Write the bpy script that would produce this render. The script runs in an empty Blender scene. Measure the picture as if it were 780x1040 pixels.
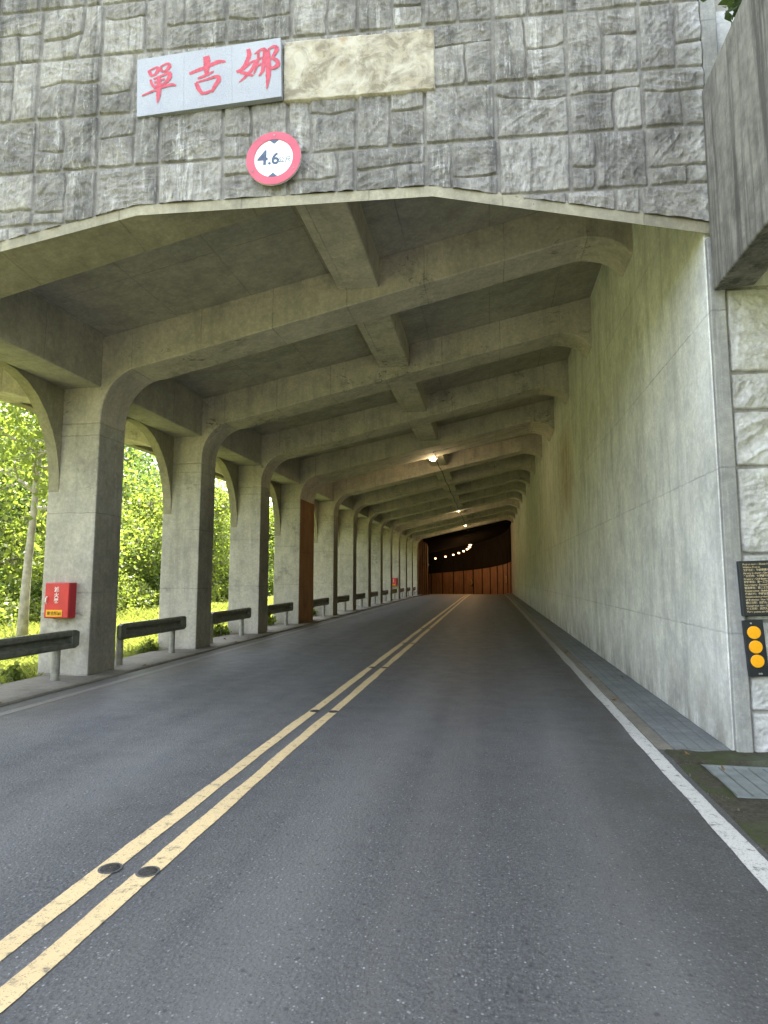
import bpy, bmesh, math, random
import numpy as np
from mathutils import Vector, Matrix
random.seed(7); RNG = np.random.default_rng(7)
R = math.radians
S = bpy.context.scene
COL = S.collection

# ------------------------------------------------------------------ object helpers
def tag(o, label=None, cat=None, group=None, kind=None):
    if label: o['label'] = label
    if cat: o['category'] = cat
    if group: o['group'] = group
    if kind: o['kind'] = kind
    return o

def empty(name, loc=(0, 0, 0), rz=0, label=None, cat=None, group=None):
    o = bpy.data.objects.new(name, None); COL.objects.link(o)
    o.location = loc; o.rotation_euler = (0, 0, rz); o.empty_display_size = .1
    return tag(o, label, cat, group)

def link(name, me, mat, parent=None):
    o = bpy.data.objects.new(name, me); COL.objects.link(o)
    if mat is not None and not me.materials: me.materials.append(mat)
    if parent is not None: o.parent = parent
    return o

class MB:
    def __init__(s): s.v = []; s.f = []
    def add(s, vs, fs):
        n = len(s.v); s.v += [tuple(v) for v in vs]; s.f += [tuple(i + n for i in f) for f in fs]
    def box(s, x0, x1, y0, y1, z0, z1):
        s.add([(x0,y0,z0),(x1,y0,z0),(x1,y1,z0),(x0,y1,z0),(x0,y0,z1),(x1,y0,z1),(x1,y1,z1),(x0,y1,z1)],
              [(0,3,2,1),(4,5,6,7),(0,1,5,4),(1,2,6,5),(2,3,7,6),(3,0,4,7)])
        return s
    def prism(s, poly, a0, a1, axis='y'):
        n = len(poly)
        def P(p, a):
            return {'y': (p[0], a, p[1]), 'x': (a, p[0], p[1]), 'z': (p[0], p[1], a)}[axis]
        vs = [P(p, a0) for p in poly] + [P(p, a1) for p in poly]
        fs = [tuple(range(n)), tuple(range(2*n-1, n-1, -1))] + [(i, i+n, (i+1) % n + n, (i+1) % n) for i in range(n)]
        s.add(vs, fs); return s
    def tube(s, pts, rads, n=8, cap=True):
        pts = [Vector(p) for p in pts]; rings = []
        for i, p in enumerate(pts):
            d = (pts[min(i+1, len(pts)-1)] - pts[max(i-1, 0)]).normalized()
            u = d.cross(Vector((0, 0, 1)) if abs(d.z) < .9 else Vector((1, 0, 0))).normalized(); w = d.cross(u)
            r = rads if isinstance(rads, (int, float)) else rads[i]
            rings.append([p + (u*math.cos(2*math.pi*k/n) + w*math.sin(2*math.pi*k/n))*r for k in range(n)])
        vs = [q for r_ in rings for q in r_]
        fs = [(i*n+k, i*n+(k+1) % n, (i+1)*n+(k+1) % n, (i+1)*n+k) for i in range(len(pts)-1) for k in range(n)]
        if cap: fs += [tuple(range(n-1, -1, -1)), tuple(range((len(pts)-1)*n, len(pts)*n))]
        s.add(vs, fs); return s
    def build(s, name, mat, parent=None, bevel=0, smooth=False, seg=1):
        me = bpy.data.meshes.new(name); me.from_pydata(s.v, [], s.f)
        bm = bmesh.new(); bm.from_mesh(me); bmesh.ops.recalc_face_normals(bm, faces=bm.faces)
        if bevel:
            es = [e for e in bm.edges if len(e.link_faces) == 2 and e.calc_face_angle(0) > R(28)]
            bmesh.ops.bevel(bm, geom=es, offset=bevel, segments=seg, affect='EDGES', profile=.5, clamp_overlap=True)
        if smooth:
            for f in bm.faces: f.smooth = True
        bm.to_mesh(me); bm.free()
        return link(name, me, mat, parent)

def np_mesh(name, V, F, mat, parent=None, smooth=False, attrs=None, pattrs=None):
    V = np.asarray(V, np.float32); F = np.asarray(F, np.int32); k = F.shape[1]
    me = bpy.data.meshes.new(name)
    me.vertices.add(len(V)); me.vertices.foreach_set('co', V.ravel())
    me.loops.add(F.size); me.loops.foreach_set('vertex_index', F.ravel())
    me.polygons.add(len(F)); me.polygons.foreach_set('loop_start', np.arange(0, F.size, k, dtype=np.int32))
    if smooth: me.polygons.foreach_set('use_smooth', np.ones(len(F), bool))
    me.update(calc_edges=True)
    for an, arr in (attrs or {}).items():
        a = me.attributes.new(an, 'FLOAT', 'FACE'); a.data.foreach_set('value', np.asarray(arr, np.float32))
    for an, arr in (pattrs or {}).items():
        a = me.attributes.new(an, 'FLOAT', 'POINT'); a.data.foreach_set('value', np.asarray(arr, np.float32).ravel())
    return link(name, me, mat, parent)

def grid_faces(nx, ny):
    i = np.arange(nx-1)[:, None]*ny + np.arange(ny-1)[None, :]; i = i.ravel()
    return np.stack([i, i+ny, i+ny+1, i+1], 1)

# ------------------------------------------------------------------ material helpers
class NT:
    def __init__(s, name):
        s.m = bpy.data.materials.new(name); s.m.use_nodes = True; s.t = s.m.node_tree; s.n = s.t.nodes
        s.n.clear(); s.out = s.n.new('ShaderNodeOutputMaterial')
        s.pos = s.n.new('ShaderNodeNewGeometry').outputs['Position']
    def new(s, typ, **kw):
        nd = s.n.new('ShaderNode' + typ)
        for k, v in kw.items(): setattr(nd, k, v)
        return nd
    def put(s, sock, v):
        if isinstance(v, bpy.types.NodeSocket): s.t.links.new(v, sock)
        elif isinstance(v, (tuple, list)) and sock.type == 'RGBA' and len(v) == 3: sock.default_value = (*v, 1)
        else: sock.default_value = v
    def sc(s, xyz, src=None):
        m = s.new('VectorMath', operation='MULTIPLY'); s.put(m.inputs[0], src or s.pos); m.inputs[1].default_value = xyz
        return m.outputs[0]
    def noise(s, scale, xyz=(1, 1, 1), det=4, rough=.55, dist=0, src=None):
        n = s.new('TexNoise'); s.put(n.inputs['Vector'], s.sc(xyz, src)); n.inputs['Scale'].default_value = scale
        n.inputs['Detail'].default_value = det; n.inputs['Roughness'].default_value = rough; n.inputs['Distortion'].default_value = dist
        return n.outputs['Fac']
    def vor(s, scale, xyz=(1, 1, 1), feat='F1', out='Distance'):
        n = s.new('TexVoronoi', feature=feat); s.put(n.inputs['Vector'], s.sc(xyz)); n.inputs['Scale'].default_value = scale
        return n.outputs[out]
    def ramp(s, fac, a, b, va=0., vb=1.):
        n = s.new('MapRange'); s.put(n.inputs[0], fac)
        for i, v in enumerate((a, b, va, vb)): n.inputs[i+1].default_value = v
        return n.outputs[0]
    def math(s, op, a, b=0., c=0.):
        n = s.new('Math', operation=op); s.put(n.inputs[0], a); s.put(n.inputs[1], b); s.put(n.inputs[2], c); return n.outputs[0]
    def mix(s, fac, a, b, typ='MIX'):
        n = s.new('Mix', data_type='RGBA', blend_type=typ); s.put(n.inputs[0], fac); s.put(n.inputs[6], a); s.put(n.inputs[7], b)
        return n.outputs[2]
    def axis(s, k, src=None):
        n = s.new('SeparateXYZ'); s.put(n.inputs[0], src or s.pos); return n.outputs[k]
    def line(s, coord, period, off, width):
        a = s.math('MULTIPLY_ADD', coord, 1/period, -off/period)
        f = s.math('FRACT', s.math('ADD', a, .5)); d = s.math('MULTIPLY', s.math('ABSOLUTE', s.math('SUBTRACT', f, .5)), period)
        return s.ramp(d, width*.4, width, 1, 0)
    def bump(s, h, st=.3, dist=.01, nrm=None):
        n = s.new('Bump'); s.put(n.inputs['Height'], h); n.inputs['Strength'].default_value = st; n.inputs['Distance'].default_value = dist
        if nrm: s.put(n.inputs['Normal'], nrm)
        return n.outputs[0]
    def bsdf(s, col, rough=.8, nrm=None, spec=.3, metal=0.):
        p = s.new('BsdfPrincipled'); s.put(p.inputs['Base Color'], col); s.put(p.inputs['Roughness'], rough)
        p.inputs['Specular IOR Level'].default_value = spec; p.inputs['Metallic'].default_value = metal
        if nrm: s.put(p.inputs['Normal'], nrm)
        s.t.links.new(p.outputs[0], s.out.inputs[0]); return p

def plain(name, col, rough=.6, spec=.3, metal=0., var=.25, scale=9.):
    t = NT(name); n = t.noise(scale, det=6)
    c = t.mix(t.ramp(n, .3, .7), tuple(x*(1-var) for x in col), tuple(min(1, x*(1+var)) for x in col))
    t.bsdf(c, rough, t.bump(n, .15, .004), spec, metal); return t.m

def concrete(name, base, streak=.5, lines=(), stain=.5, rough=.85, spec=.25, rust=None, tint=(1, .985, .93), pits=1., lo=.45, spall=0., grime=False, thin=None):
    """weathered cast concrete; lines = [(axis, period, offset)] for formwork and pour joints"""
    t = NT(name)
    big = t.noise(.55, det=6, rough=.6); mid = t.noise(3.1, det=6, rough=.65); fine = t.noise(38, det=4)
    c = t.mix(t.ramp(big, .33, .68), tuple(x*.72 for x in base), tuple(x*1.15 for x in base))
    c = t.mix(t.ramp(t.noise(1.25, xyz=(1.4, 1.4, .7), det=8, rough=.74, dist=.5), .43, .60, 0, .7), c, tuple(x*.60 for x in base)); c = t.mix(t.ramp(mid, .36, .68, 0, .6), c, tuple(x*y for x, y in zip((base[0]*1.25, base[1]*1.25, base[2]*1.2), tint)))
    st = t.noise(1.0, xyz=(4, 4, .35), det=7, rough=.72, dist=.3); st2 = t.noise(1.0, xyz=(9, 9, .6), det=6, rough=.7)
    c = t.mix(t.ramp(st, .50, .74, 0, streak), c, tuple(x*lo*.75 for x in base))
    c = t.mix(t.ramp(st2, .56, .78, 0, streak*.7), c, tuple(min(1, x*1.5) for x in base))
    blot = t.math('MULTIPLY', t.ramp(t.noise(.9, det=8, rough=.7), .56, .70), t.ramp(t.noise(7, det=5), .42, .62))
    c = t.mix(t.math('MULTIPLY', blot, stain), c, tuple(x*.36 for x in base))
    gr = t.noise(16, det=9, rough=.85); c = t.mix(t.ramp(gr, .40, .60, .42, 0), c, tuple(x*.45 for x in base)); c = t.mix(t.ramp(gr, .54, .66, 0, .25), c, tuple(min(1, x*1.35) for x in base))
    h = t.math('ADD', t.math('MULTIPLY', mid, .6), t.math('MULTIPLY', gr, .6))
    br = t.ramp(t.noise(2.3, det=3), .35, .6, .25, 1)
    for ax, per, off in lines:
        wob = t.math('MULTIPLY_ADD', t.noise(6, det=6, rough=.7), .045, t.axis(ax))
        l = t.math('MULTIPLY', t.line(wob, per, off+.015, .011), br)
        c = t.mix(t.math('MULTIPLY', l, .5), c, tuple(x*.3 for x in base)); h = t.math('SUBTRACT', h, t.math('MULTIPLY', l, .5))
    pit = t.ramp(t.vor(6.5, xyz=(1, 1, .45)), .02, .042, 1, 0); pit = t.math('MULTIPLY', pit, t.ramp(t.noise(1.7, det=2), .45, .6))
    c = t.mix(t.math('MULTIPLY', pit, .75*pits), c, tuple(x*.18 for x in base)); h = t.math('SUBTRACT', h, t.math('MULTIPLY', pit, .6))
    if thin:                                    # the darker tone fades out unevenly towards the top
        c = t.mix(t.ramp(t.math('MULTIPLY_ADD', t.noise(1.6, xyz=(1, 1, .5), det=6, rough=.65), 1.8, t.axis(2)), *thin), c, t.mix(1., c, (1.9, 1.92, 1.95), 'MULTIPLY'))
    if grime:                                   # splash dirt along the foot of the wall
        gm = t.math('MULTIPLY', t.ramp(t.axis(2), .05, .75, 1, 0), t.ramp(t.noise(2.4, xyz=(1, 1, .5), det=7, rough=.7), .36, .6))
        c = t.mix(t.math('MULTIPLY', gm, .7), c, (.16, .15, .125))
    if spall:
        sp = t.math('MULTIPLY', t.ramp(t.noise(6.5, xyz=(1, 1, 1.6), det=5, rough=.6, dist=1.2), .60, .625), t.ramp(t.noise(.9, det=3), .56, .62))
        c = t.mix(t.math('MULTIPLY', sp, spall), c, tuple(x*.12 for x in base)); h = t.math('SUBTRACT', h, sp)
    if rust:
        ay, a0, a1, z0, z1 = rust
        m = t.math('MULTIPLY', t.ramp(t.axis(1), a0, ay), t.ramp(t.axis(1), ay, a1, 1, 0))
        m = t.math('MULTIPLY', m, t.math('MULTIPLY', t.ramp(t.axis(2), z0, z0+.8), t.ramp(t.axis(2), z1-.8, z1, 1, 0)))
        m = t.math('MULTIPLY', m, t.ramp(st, .34, .55))
        c = t.mix(t.math('MULTIPLY', m, .8), c, (.36, .2, .08))
    t.bsdf(c, rough, t.bump(h, .4, .014), spec); return t.m

def textmesh(body, size, name, mat, parent, M, extr=.002, align='LEFT', bold=0):
    cu = bpy.data.curves.new(name, 'FONT'); cu.body = body; cu.size = size; cu.extrude = extr; cu.align_x = align; cu.offset = bold
    to = bpy.data.objects.new(name, cu); COL.objects.link(to)
    dg = bpy.context.evaluated_depsgraph_get(); me = bpy.data.meshes.new_from_object(to.evaluated_get(dg))
    bpy.data.objects.remove(to); me.materials.clear()
    me.transform(M); return link(name, me, mat, parent)

# ------------------------------------------------------------------ numpy noise
def vnoise(x, y, seed):
    g = np.random.default_rng(seed).random((256, 256))
    xi = np.floor(x).astype(int); yi = np.floor(y).astype(int); fx = x-xi; fy = y-yi
    fx = fx*fx*fx*(fx*(fx*6-15)+10); fy = fy*fy*fy*(fy*(fy*6-15)+10)
    a = g[xi % 256, yi % 256]; b = g[(xi+1) % 256, yi % 256]; c = g[xi % 256, (yi+1) % 256]; d = g[(xi+1) % 256, (yi+1) % 256]
    return (a*(1-fx)+b*fx)*(1-fy) + (c*(1-fx)+d*fx)*fy
def fbm(x, y, seed, o=4, ridge=False):
    r = 0; a = .5
    for k in range(o):
        n = vnoise(x*2**k, y*2**k, seed+k)
        r = r + a*((1-abs(2*n-1)) if ridge else n); a *= .5
    return r

# ------------------------------------------------------------------ main dimensions
XL, XR = -5.95, 2.03                    # road faces of pillars and of the retaining wall
sof = lambda x: 5.93 + .22*x            # beam soffit
slb = lambda x: 6.50 + .205*x           # slab underside
def zg(y): return 0 if y < 42 else -.00055*(y-42)**2 if y < 70 else -.43-.0308*(y-70)
PIL = [(5.36, 5.93), (8.45, 9.13), (11.88, 12.56), (15.32, 16.0), (18.75, 19.53), (19.57, 20.35)] + [(23.1+3.5*i, 23.78+3.5*i) for i in range(9)]
fy = lambda x: 5.80 + .065*(x-2.08)     # portal face plane
PB = [(-9.5, 4.03), (-5.03, 4.95), (-3.52, 5.26), (-.48, 5.26), (2.09, 4.71)]
def pb(x): return np.interp(x, [p[0] for p in PB], [p[1] for p in PB])

# ------------------------------------------------------------------ materials
CB = (.41, .37, .275)
M_beam = concrete('beam_concrete', (.57, .52, .455), .45, [(0, 1.15, .3)], 1., spall=.6)
M_slab = concrete('slab_concrete', (.45, .422, .38), .25, [(0, 1.2, .1), (1, 1.75, .2)], .5)
M_pil = concrete('pillar_concrete', (.52, .485, .425), .5, [(2, 1.22, .05)], .9, spall=.35)
M_pils = concrete('road_face_concrete', (.27, .25, .215), .55, [(2, 1.22, .05)], .9, thin=(3.3, 4.9))
M_wall = concrete('wall_concrete', (.74, .735, .72), .6, [(2, 1.45, 1.02)], .6, rust=(16.3, 14.6, 18.2, 2.9, 5.6), grime=True)
M_edge = concrete('edge_concrete', (.36, .33, .25), .5, [(0, 1.3, .2)], .9)
def m_ledge():
    t = NT('ledge_concrete'); st = t.noise(1, xyz=(7, 7, .35), det=8, rough=.72, dist=.3); st2 = t.noise(1, xyz=(11, 11, .6), det=7, rough=.75); mid = t.noise(4, det=8, rough=.75)
    c = t.mix(t.ramp(mid, .34, .66), (.13, .124, .115), (.30, .29, .265)); c = t.mix(t.ramp(st, .46, .60, 0, .8), c, (.065, .062, .058))
    c = t.mix(t.math('MULTIPLY', t.ramp(st2, .54, .66, 0, .8), t.ramp(t.noise(1.2, det=4), .4, .6)), c, (.36, .35, .325))
    t.bsdf(c, .85, t.bump(mid, .5, .02), .25); return t.m
M_ledge = m_ledge()
M_strip = concrete('strip_concrete', (.38, .375, .36), 1., [(2, 1.45, 1.02)], .9)
M_walk = concrete('walkway_concrete', (.185, .20, .20), .1, [(1, 1.05, .6), (0, .118, 1.56)], .9, pits=.4)
M_kerb = concrete('kerb_concrete', (.20, .185, .155), .1, [(1, 1.72, .4)], 1.)

def m_stone():
    t = NT('stone_relief'); big = t.noise(.7, det=8, rough=.65); mid = t.noise(7, det=9, rough=.78); st = t.noise(1, xyz=(6, 6, .45), det=8, rough=.72, dist=.4)
    x = t.axis(0); tone = t.new('Attribute', attribute_name='tone').outputs['Fac']; jt = t.new('Attribute', attribute_name='joint').outputs['Fac']
    c = t.mix(tone, (.165, .152, .130), (.345, .324, .284))
    c = t.mix(t.ramp(mid, .36, .66), t.mix(.45, c, (.09, .085, .075)), t.mix(.35, c, (.52, .50, .46)))
    c = t.mix(t.ramp(big, .46, .58, 0, .75), c, t.mix(t.ramp(mid, .35, .65), (.065, .06, .053), (.18, .17, .15)))
    c = t.mix(t.ramp(st, .52, .63, 0, .75), c, (.055, .051, .046))
    c = t.mix(t.math('MULTIPLY', t.ramp(t.noise(1, xyz=(8, 8, .6), det=7, rough=.75), .56, .68, 0, .75), t.ramp(t.noise(1.1, det=5), .42, .6)), c, (.60, .585, .55))
    c = t.mix(t.ramp(t.noise(1, xyz=(24, 24, 3.5), det=8, rough=.8), .50, .62, 0, .5), c, (.085, .08, .072)); c = t.mix(t.ramp(t.noise(1, xyz=(30, 30, 5), det=8, rough=.8), .56, .66, 0, .5), c, (.58, .565, .53))
    wash = t.math('MULTIPLY', t.ramp(x, 1.9, 2.3), t.ramp(mid, .3, .6, .35, 1.))       # lime bloom on the wing wall
    c = t.mix(t.math('MULTIPLY', wash, .85), c, (.72, .71, .69))
    jc = t.mix(t.ramp(mid, .35, .65), (.13, .122, .106), (.28, .265, .235)); c = t.mix(t.math('MULTIPLY', t.ramp(jt, .3, .85), .75), c, jc)
    t.bsdf(c, .7, t.bump(t.noise(45, det=6, rough=.75), .6, .010, t.bump(mid, .5, .022)), .35); return t.m
M_stone = m_stone()

def m_asphalt():
    t = NT('asphalt'); big = t.noise(.4, xyz=(1.8, .3, 1), det=6, rough=.6); mid = t.noise(3.2, det=8, rough=.75); fine = t.noise(48, det=9, rough=.88)
    x = t.axis(0)
    c = t.mix(t.ramp(fine, .40, .60), (.027, .0285, .0305), (.112, .117, .122))
    c = t.mix(t.ramp(big, .36, .66, 0, .4), c, (.108, .106, .102)); c = t.mix(t.ramp(mid, .50, .72, 0, .4), c, (.05, .05, .051))
    track = t.ramp(t.noise(1, xyz=(2.6, .05, 1), det=4), .45, .62, 0, .4); c = t.mix(track, c, (.12, .118, .113))
    c = t.mix(t.math('MULTIPLY', t.ramp(t.noise(.9, xyz=(1, .5, 1), det=9, rough=.8),   .56, .66), .3), c, (.04, .04, .04))
    wp = t.math('ABSOLUTE', t.math('SUBTRACT', t.math('ABSOLUTE', t.math('SUBTRACT', t.math('ABSOLUTE', t.math('ADD', x, 1.9)), 1.7)), .78))
    c = t.mix(t.math('MULTIPLY', t.ramp(wp, .05, .45, .55, 0), t.ramp(t.noise(1.5, xyz=(1.2, .25, 1), det=6), .36, .6, .3, 1)), c, (.132, .134, .134))
    def chips(sc, r0, r1, lo, hi, amt, col):
        nonlocal c
        m = t.math('MULTIPLY', t.ramp(t.vor(sc), r0, r1, 1, 0), t.ramp(t.axis(0, t.vor(sc, out='Color')), lo, hi)); c = t.mix(t.math('MULTIPLY', m, amt), c, col)
    chips(95, .2, .42, .6, .66, .6, (.025, .025, .026)); chips(80, .16, .36, .68, .76, .65, (.22, .22, .215)); chips(40, .12, .26, .74, .80, .7, (.30, .305, .30)); chips(26, .08, .15, .84, .88, .8, (.42, .42, .41)); chips(22, .12, .3, .72, .8, .6, (.02, .02, .021))
    # brownish dirt that collects along both edges
    d = t.math('MULTIPLY', t.ramp(x, .3, 1.3), t.ramp(t.noise(1.1, xyz=(1.5, .6, 1), det=7, rough=.7), .38, .62))
    c = t.mix(t.math('MULTIPLY', d, .65), c, (.048, .041, .03))
    d2 = t.math('MULTIPLY', t.ramp(x, -4.2, -5.4), t.ramp(t.noise(1.1, xyz=(1.5, .5, 1), det=7), .3, .6))
    c = t.mix(t.math('MULTIPLY', d2, .75), c, (.15, .14, .115))
    h = t.math('ADD', fine, t.math('MULTIPLY', t.vor(60), .9))
    t.bsdf(c, t.ramp(mid, .3, .7, .5, .7), t.bump(h, .7, .005), .35); return t.m
M_asph = m_asphalt()

def paint(name, col, wear=.5, dirt=None):
    t = NT(name); n = t.noise(14, det=8, rough=.75); f = t.noise(120, det=3); b = t.noise(1.3, xyz=(1, .4, 1), det=5)
    c = t.mix(t.ramp(b, .35, .65), tuple(x*.8 for x in col), col)
    w = t.math('MULTIPLY', t.ramp(n, .54, .66), wear); w2 = t.math('MULTIPLY', t.ramp(f, .58, .68), wear*.8)
    c = t.mix(t.math('MAXIMUM', w, w2), c, (.07, .07, .068))
    if dirt: c = t.mix(t.math('MULTIPLY', t.ramp(t.axis(1), dirt[0], dirt[1]), t.ramp(n, .3, .6, .72, .95)), c, (.19, .18, .16))
    t.bsdf(c, .6, t.bump(f, .4, .004), .35); return t.m
M_yel = paint('yellow_paint', (.64, .49, .26), .9)
M_wht = paint('white_paint', (.56, .55, .51), 1., (4.8, 15))
M_wht2 = paint('dirty_paint', (.24, .23, .21), .9)

def m_ground():
    t = NT('earth'); n = t.noise(.8, det=7, rough=.65); f = t.noise(12, det=6)
    c = t.mix(t.ramp(n, .35, .65), (.085, .10, .035), (.15, .165, .06)); c = t.mix(t.ramp(f, .5, .75, 0, .6), c, (.13, .10, .055))
    t.bsdf(c, .95, t.bump(f, .8, .05), .1); return t.m
M_gnd = m_ground()
def m_moss():
    t = NT('mossy_soil'); n = t.noise(2.6, det=8, rough=.7); f = t.noise(30, det=5, rough=.7); g = t.noise(1.3, det=4)
    c = t.mix(t.ramp(f, .3, .7), (.028, .024, .017), (.085, .078, .058)); c = t.mix(t.ramp(n, .46, .60, 0, .85), c, (.045, .058, .018))
    c = t.mix(t.ramp(g, .58, .7, 0, .5), c, (.12, .12, .105))
    t.bsdf(c, .9, t.bump(f, .8, .02, t.bump(n, .6, .05)), .2); return t.m
M_moss = m_moss()

def m_leaf(name, a, b, trans=.5):
    t = NT(name); at = t.new('Attribute', attribute_name='tone').outputs['Fac']
    n = t.noise(.35, det=3)
    c = t.mix(at, a, b); c = t.mix(t.ramp(n, .35, .65, 0, .5), c, tuple(x*1.35 for x in b))
    d = t.new('BsdfPrincipled'); t.put(d.inputs['Base Color'], c); d.inputs['Roughness'].default_value = .5; d.inputs['Specular IOR Level'].default_value = .3
    tr = t.new('BsdfTranslucent'); t.put(tr.inputs[0], t.mix(1., c, (1.25, 1.35, .65), 'MULTIPLY'))
    mx = t.new('MixShader'); mx.inputs[0].default_value = trans
    t.t.links.new(d.outputs[0], mx.inputs[1]); t.t.links.new(tr.outputs[0], mx.inputs[2]); t.t.links.new(mx.outputs[0], t.out.inputs[0]); return t.m
M_leafA = m_leaf('leaf_bright', (.06, .10, .022), (.19, .212, .055), .6)
M_leafB = m_leaf('leaf_mid', (.045, .078, .024), (.12, .16, .05), .55)
M_leafC = m_leaf('leaf_dark', (.04, .065, .028), (.07, .10, .035), .45)
M_grass = m_leaf('grass_blade', (.13, .155, .04), (.25, .255, .09), .55)
M_bark = plain('bark', (.16, .13, .10), .9, .1, var=.5, scale=6)
M_steel = plain('dark_steel', (.125, .13, .105), .5, .5, .3, .35, 12)
M_galv = plain('galvanised_post', (.30, .29, .26), .55, .5, .4, .25, 14)
M_red = plain('red_enamel', (.55, .018, .028), .35, .5, var=.12, scale=5)
M_dred = plain('red_sheet', (.40, .012, .02), .45, .5, var=.12, scale=5)
M_label = plain('yellow_label', (.85, .42, .02), .5, var=.06)
M_wink = plain('white_lettering', (.8, .78, .74), .5, var=.05)
M_bink = plain('dark_lettering', (.10, .05, .01), .6, var=.1)
M_signred = plain('faded_red_ring', (.50, .075, .115), .45, .5, var=.18, scale=6)
M_signwht = plain('sign_white', (.74, .76, .72), .45, .4, var=.06, scale=4)
M_navy = plain('sign_navy', (.075, .10, .16), .5, var=.15)
M_black = plain('black_board', (.012, .015, .02), .4, .5, var=.3)
M_gold = plain('gold_lettering', (.50, .40, .24), .5, .5, var=.2)
M_amber = plain('amber_reflector', (.95, .42, .008), .3, .6, var=.06, scale=30)
M_rustp = concrete('rust_paint', (.31, .165, .085), .8, [(2, 1.1, .1)], .7, lo=.4, tint=(1, .9, .8))
M_grate = plain('grate_steel', (.24, .27, .265), .5, .5, .5, .25, 10)
M_gap = plain('drain_gap', (.012, .012, .011), .9, .1)
M_cable = plain('cable_black', (.02, .02, .018), .6)
M_carv = plain('carved_red', (.44, .07, .10), .6, var=.25, scale=25)
def m_granite():
    t = NT('granite_slab'); f = t.noise(140, det=3, rough=.8); g = t.noise(60, det=3)
    c = t.mix(t.ramp(f, .35, .65), (.22, .23, .265), (.37, .38, .415)); c = t.mix(t.ramp(t.noise(1.5, det=4), .4, .7, 0, .3), c, (.45, .46, .47))
    t.bsdf(c, .4, t.bump(g, .1, .002), .4); return t.m
M_gran = m_granite()
def m_cream():
    t = NT('cream_mortar'); n = t.noise(3.5, det=8, rough=.7, dist=.6); w = t.noise(7, det=7, rough=.7, dist=1.2)
    c = t.mix(t.ramp(n, .42, .58), (.22, .19, .135), (.46, .42, .335)); c = t.mix(t.ramp(w, .52, .60, 0, .7), c, (.40, .35, .25))
    c = t.mix(t.ramp(t.noise(2.6, det=6, rough=.7), .60, .70, 0, .45), c, (.46, .31, .17))
    t.bsdf(c, .8, t.bump(w, .5, .012), .3); return t.m
M_cream = m_cream()
def m_emit(name, col, s):
    t = NT(name); e = t.new('Emission'); e.inputs[0].default_value = (*col, 1); e.inputs[1].default_value = s
    t.t.links.new(e.outputs[0], t.out.inputs[0]); return t.m
M_bulb = m_emit('bulb_glow', (1, .72, .34), 12); M_bulbs = m_emit('bulb_sodium', (1, .55, .2), 5)
M_tund = concrete('tunnel_dark_concrete', (.020, .0185, .016), .3, [], .5, spec=0.)  # near-black concrete for the tunnel ceiling, right upper wall, seams and closing walls
M_tun = concrete('tunnel_paint', (.29, .155, .085), 1.3, [], .7, lo=.4, tint=(1, .9, .8))
M_tunu = concrete('tunnel_upper', (.22, .21, .18), .6, [], .6)

# ------------------------------------------------------------------ ground, road, markings
def strip(name, x0, x1, ys, dz, mat, wob=0., kind='structure', z=None, nx=2):
    ys = np.asarray(ys); xs = np.linspace(0, 1, nx)
    w0 = wob*(fbm(ys*1.3, ys*0+3, 11, 3)-.45) if wob else 0*ys; w1 = wob*(fbm(ys*1.3, ys*0+9, 31, 3)-.45) if wob else 0*ys
    j = .12*wob*(np.random.default_rng(5).random(len(ys))-.5) if wob else 0*ys
    c = curve(ys); V = []
    for i, y in enumerate(ys):
        for k in xs:
            x = (x0+w0[i]+j[i])*(1-k) + (x1+w1[i]-j[i])*k
            V.append((c[i][0] + x*c[i][3], c[i][1] + x*c[i][4], c[i][2] + dz))
    F = grid_faces(len(ys), nx); o = np_mesh(name, V, F[:, ::-1], mat)
    return tag(o, kind=kind)
# road axis: straight to s=58, then bends left on a 54 m radius about the line x=-1.95
def curve(ss):
    out = []
    for s in np.atleast_1d(ss):
        if s <= 58: out.append((0, s, zg(s), 1, 0))
        else:
            th = (s-58)/54.; cx = -1.95-54; px = cx+54*math.cos(th); py = 58+54*math.sin(th)
            # point for x offset: px + (x+1.95)*(cos, sin)
            out.append((px+1.95*math.cos(th), py+1.95*math.sin(th), zg(s), math.cos(th), math.sin(th)))
    return out
YS = np.concatenate([np.arange(-30, 40, 2.), np.arange(40, 112, 1.)])
YF = np.concatenate([np.arange(-6, 14, .03), np.arange(14, 40, .15), np.arange(40, 108, 1.)])
strip('road', -6.0, 1.62, YS, 0, M_asph, nx=3)
strip('centre_line_paint', -2.03, -1.925, YF, .004, M_yel, .03)
strip('centre_line_paint', -1.80, -1.695, YF, .004, M_yel, .03)
strip('edge_line_paint', 1.295, 1.42, YF, .004, M_wht, .03)
strip('edge_line_paint', -5.36, -5.24, YF, .004, M_wht2, .03)

def terr(x, y):
    x = np.asarray(x, float); y = np.asarray(y, float)
    z = -.10 + 0*x
    l = np.clip(-x-7, 0, None)
    z = z - .02*np.clip(l, 0, 12) - .9*np.clip((y-60)/20, 0, 1)*np.clip(l/5, 0, 1)*1.5 + .25*(fbm(x*.25+40, y*.25+40, 3, 3)-.45)*np.clip(l/2, 0, 1)
    hill = np.clip(l-27, 0, None); z = z + 24*(1-np.exp(-(hill/34.)**1.3))
    r = np.clip(x-5.2, 0, None); z = z + np.where(r > 0, np.minimum(r*1.0, 11+r*.15), 0)
    inroad = (x > -7) & (x < 5.2); z = np.where(inroad, -.10 + np.where(y > 42, -.0008*(np.clip(y, 42, 70)-42)**2-.04*np.clip(y-70, 0, None), 0), z)
    z = np.where((y > 56) & (x > -60) & (x < 0), np.minimum(z, -.2-.03*np.clip(y-56, 0, None)-1.2*np.clip((y-60)/12, 0, 1)), z)
    return z
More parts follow.
